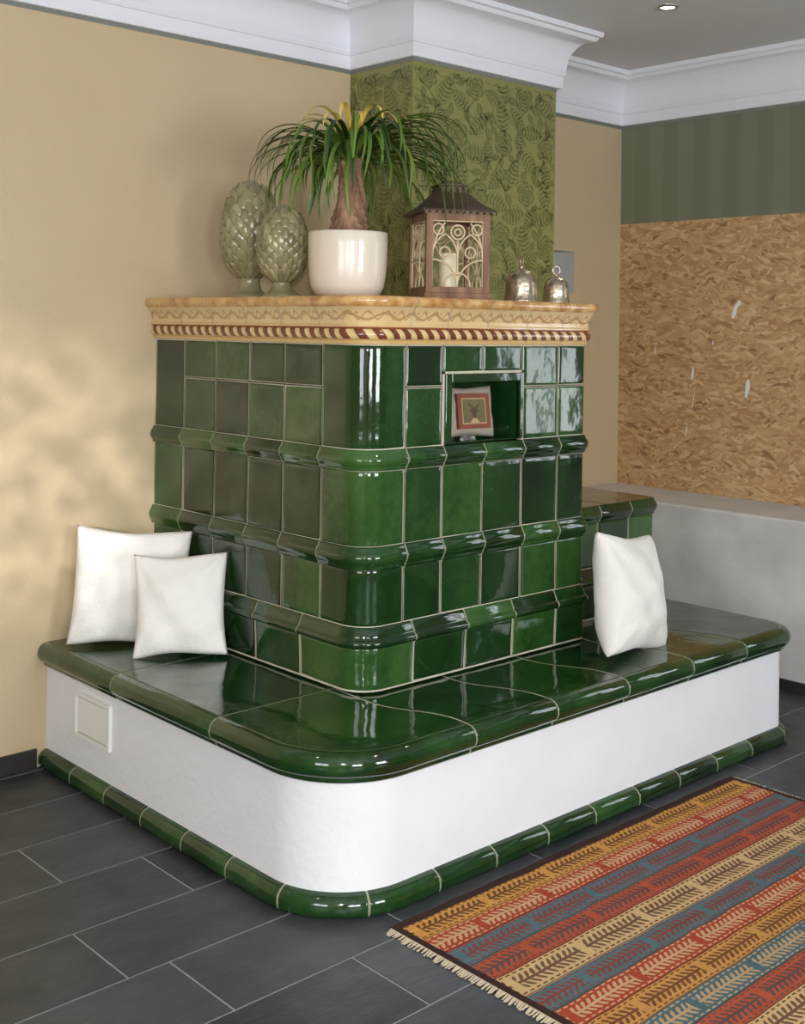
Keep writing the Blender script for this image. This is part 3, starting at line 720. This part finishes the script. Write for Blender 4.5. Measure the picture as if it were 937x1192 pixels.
# --- lantern
WOOD=NT('weathered_wood');f=WOOD.noise(16,4,vec=WOOD.map((1,1,.15)));WOOD.P(col=WOOD.ramp(f,[(.3,sr(104,72,54)),(.7,sr(160,122,94))]),rough=.7);WOOD=WOOD.mat
ZINC=simple('dark_zinc',sr(88,72,58),.45,.25,14,.2,50,metal=.5)
TRAC=simple('antique_cream_metal',sr(204,184,148),.6,.2,30)
ln=empty('gothic_lantern',(.642,-1.01,ZT),radians(-27.5))
h=.122;mb=MB()
mb.box((-h-.006,-h-.006,0),(h+.006,h+.006,.024))
for sx in (-1,1):
    for sy in (-1,1):
        cx,cy=sx*(h-.012),sy*(h-.012);mb.box((cx-.012,cy-.012,.024),(cx+.012,cy+.012,.318))
for k in range(4):
    M_=Matrix.Rotation(k*pi/2,4,'Z')
    mb.box((-h+.02,-h+.002,.024),(h-.02,-h+.02,.046),M=M_);mb.box((-h+.02,-h+.002,.290),(h-.02,-h+.02,.318),M=M_)
mb.obj('wood_frame',WOOD,ln,bevel=.002)
mb=MB()
def sq(hh,z): return [(-hh,-hh,z),(hh,-hh,z),(hh,hh,z),(-hh,hh,z)]
mb.grid([sq(.01,.318),sq(.138,.318),sq(.142,.322),sq(.140,.330),sq(.118,.342),sq(.096,.358),sq(.076,.378),sq(.060,.398),sq(.058,.402)],closed=True)
mb.grid([sq(.050,.400),sq(.050,.422),sq(.058,.426),sq(.058,.430),sq(.034,.440),sq(.018,.447),sq(.001,.450)],closed=True)
for k in range(4):
    M_=Matrix.Rotation(k*pi/2,4,'Z')
    for j in range(5):
        x=-.044+j*.022;vs=[(x-.009,-.060,.400),(x+.009,-.060,.400),(x+.006,-.064,.412),(x,-.067,.424),(x-.006,-.064,.412)]
        mb.add([tuple(M_@Vector(v)) for v in vs],[(0,1,2,3,4)])
    for j in range(11):
        x=-.13+j*.026;vs=[(x-.011,-.1425,.322),(x+.011,-.1425,.322),(x,-.1425,.308)]
        mb.add([tuple(M_@Vector(v)) for v in vs],[(0,1,2)])
mb.obj('metal_roof',ZINC,ln,recalc=False)
def tube(mb,pts,r,n=6,closed=False,mi=0,tint=.5):
    P_=[Vector(p) for p in pts];rows=[]
    for i,p in enumerate(P_):
        a=P_[i-1] if (i>0 or closed) else p;b=P_[(i+1)%len(P_)] if (i<len(P_)-1 or closed) else p
        d=(b-a).normalized();u=d.cross(Vector((0,1,0)));u=(u if u.length>.1 else d.cross(Vector((1,0,0)))).normalized();w=d.cross(u)
        rows.append([tuple(p+u*r*cos(2*pi*k/n)+w*r*sin(2*pi*k/n)) for k in range(n)])
    if closed: rows.append(rows[0])
    mb.grid(rows,mi,tint,closed=True)
mb=MB()
ow,oz0,oz1=.098,.048,.288;yp=-h+.010
def arcp(cx,cz,r,a0,a1,n=14): return [(cx+r*cos(a0+(a1-a0)*k/n),yp,cz+r*sin(a0+(a1-a0)*k/n)) for k in range(n+1)]
tr=[]
zsp=.155
for c in (-ow/2,ow/2):
    hw=ow/2
    tr.append(arcp(c-hw,zsp,2*hw,0,pi/3));tr.append(arcp(c+hw,zsp,2*hw,pi,pi-pi/3))
    tr.append(arcp(c,zsp+.018,.020,0,2*pi,18))
tr.append(arcp(-ow*.98,zsp,1.96*ow,0,pi/4.4));tr.append(arcp(ow*.98,zsp,1.96*ow,pi,pi-pi/4.4))
tr.append(arcp(0,zsp+.092,.026,0,2*pi,20));tr.append(arcp(0,zsp+.092,.012,0,2*pi,12))
tr.append([(0,yp,oz0),(0,yp,zsp+.06)])
tr.append([(-ow,yp,oz0),(-ow,yp,oz1)]);tr.append([(ow,yp,oz0),(ow,yp,oz1)]);tr.append([(-ow,yp,oz1),(ow,yp,oz1)])
for sg in (-1,1):
    tr.append(arcp(sg*ow,oz0,.098,pi/2,pi/2+sg*pi/2));tr.append(arcp(0,oz0,.05,pi/2,pi/2+sg*pi/2,10))
    tr.append(arcp(sg*ow*.76,zsp+.102,.020,0,2*pi,14))
for k in range(4):
    M_=Matrix.Rotation(k*pi/2,4,'Z');m0=MB()
    for t_ in tr: tube(m0,t_,.0040,5)
    mb.add([tuple(M_@Vector(v)) for v in m0.v],m0.f)
mb.obj('gothic_tracery',TRAC,ln,smooth=True,recalc=False)
WAX=simple('candle_wax',sr(236,226,190),.5,.03)
mb=MB();mb.lathe([(.001,.025),(.036,.025),(.036,.170),(.033,.176),(.02,.173),(.001,.172)],32);mb.obj('candle',WAX,ln,smooth=True,angle=40)
mb=MB();tube(mb,[(0,0,.172),(.001,0,.182),(.003,0,.190)],.0015);mb.obj('wick',ZINC,ln)
# --- bells
SILV=NT('hammered_silver');v=SILV.n('ShaderNodeTexVoronoi');v.inputs['Scale'].default_value=60;SILV.set(v.inputs['Vector'],SILV.co())
SILV.P(col=SILV.mix(SILV.noise(10,3),sr(172,156,134),sr(220,208,188)),metal=1.,rough=.3);SILV.bump(v.outputs['Distance'],.4,.003);SILV=SILV.mat
def bell(x,y,s,rz):
    e=empty('silver_bell',(x,y,ZT),rz);mb=MB()
    mb.lathe([(.060,0),(.062,.002),(.061,.006),(.058,.012),(.056,.03),(.055,.055),(.053,.075),(.046,.094),(.032,.107),(.014,.113),(.008,.116),(.010,.121),(.007,.127),(.001,.128)],40)
    mb.v=[(a*s,b*s,c*s) for a,b,c in mb.v];mb.obj('bell_body',SILV,e,smooth=True)
    mb=MB();tube(mb,[(.017*s*cos(a),0,(.141+.017*sin(a))*s) for a in [2*pi*k/20 for k in range(20)]],.0035*s,8,True);mb.obj('ring_handle',SILV,e,smooth=True)
bell(.92,-1.13,1.10,.4);bell(1.085,-1.165,.90,-.5)

# ------------------------------------------------------------ world + camera
w=bpy.data.worlds.new('sky');SC.world=w;w.use_nodes=True;w.node_tree.nodes['Background'].inputs[0].default_value=(.75,.85,1,1);w.node_tree.nodes['Background'].inputs[1].default_value=.8
cam=bpy.data.cameras.new('camera');co=bpy.data.objects.new('camera',cam);SC.collection.objects.link(co);SC.camera=co
yw,pt,rl=radians(47.174),radians(-.622),radians(.847)
fw=Vector((cos(yw)*cos(pt),sin(yw)*cos(pt),-sin(pt)));rt=Vector((sin(yw),-cos(yw),0));up=rt.cross(fw)
Rr=rt*cos(rl)+up*sin(rl);Uu=-rt*sin(rl)+up*cos(rl)
Mc=Matrix((( Rr.x,Uu.x,-fw.x,-2.542),(Rr.y,Uu.y,-fw.y,-4.197),(Rr.z,Uu.z,-fw.z,1.65),(0,0,0,1)))
co.matrix_world=Mc
cam.sensor_fit='HORIZONTAL';cam.sensor_width=36;cam.lens=1395.5/937*36;cam.shift_y=-(596-367.84)/937;cam.clip_start=.05
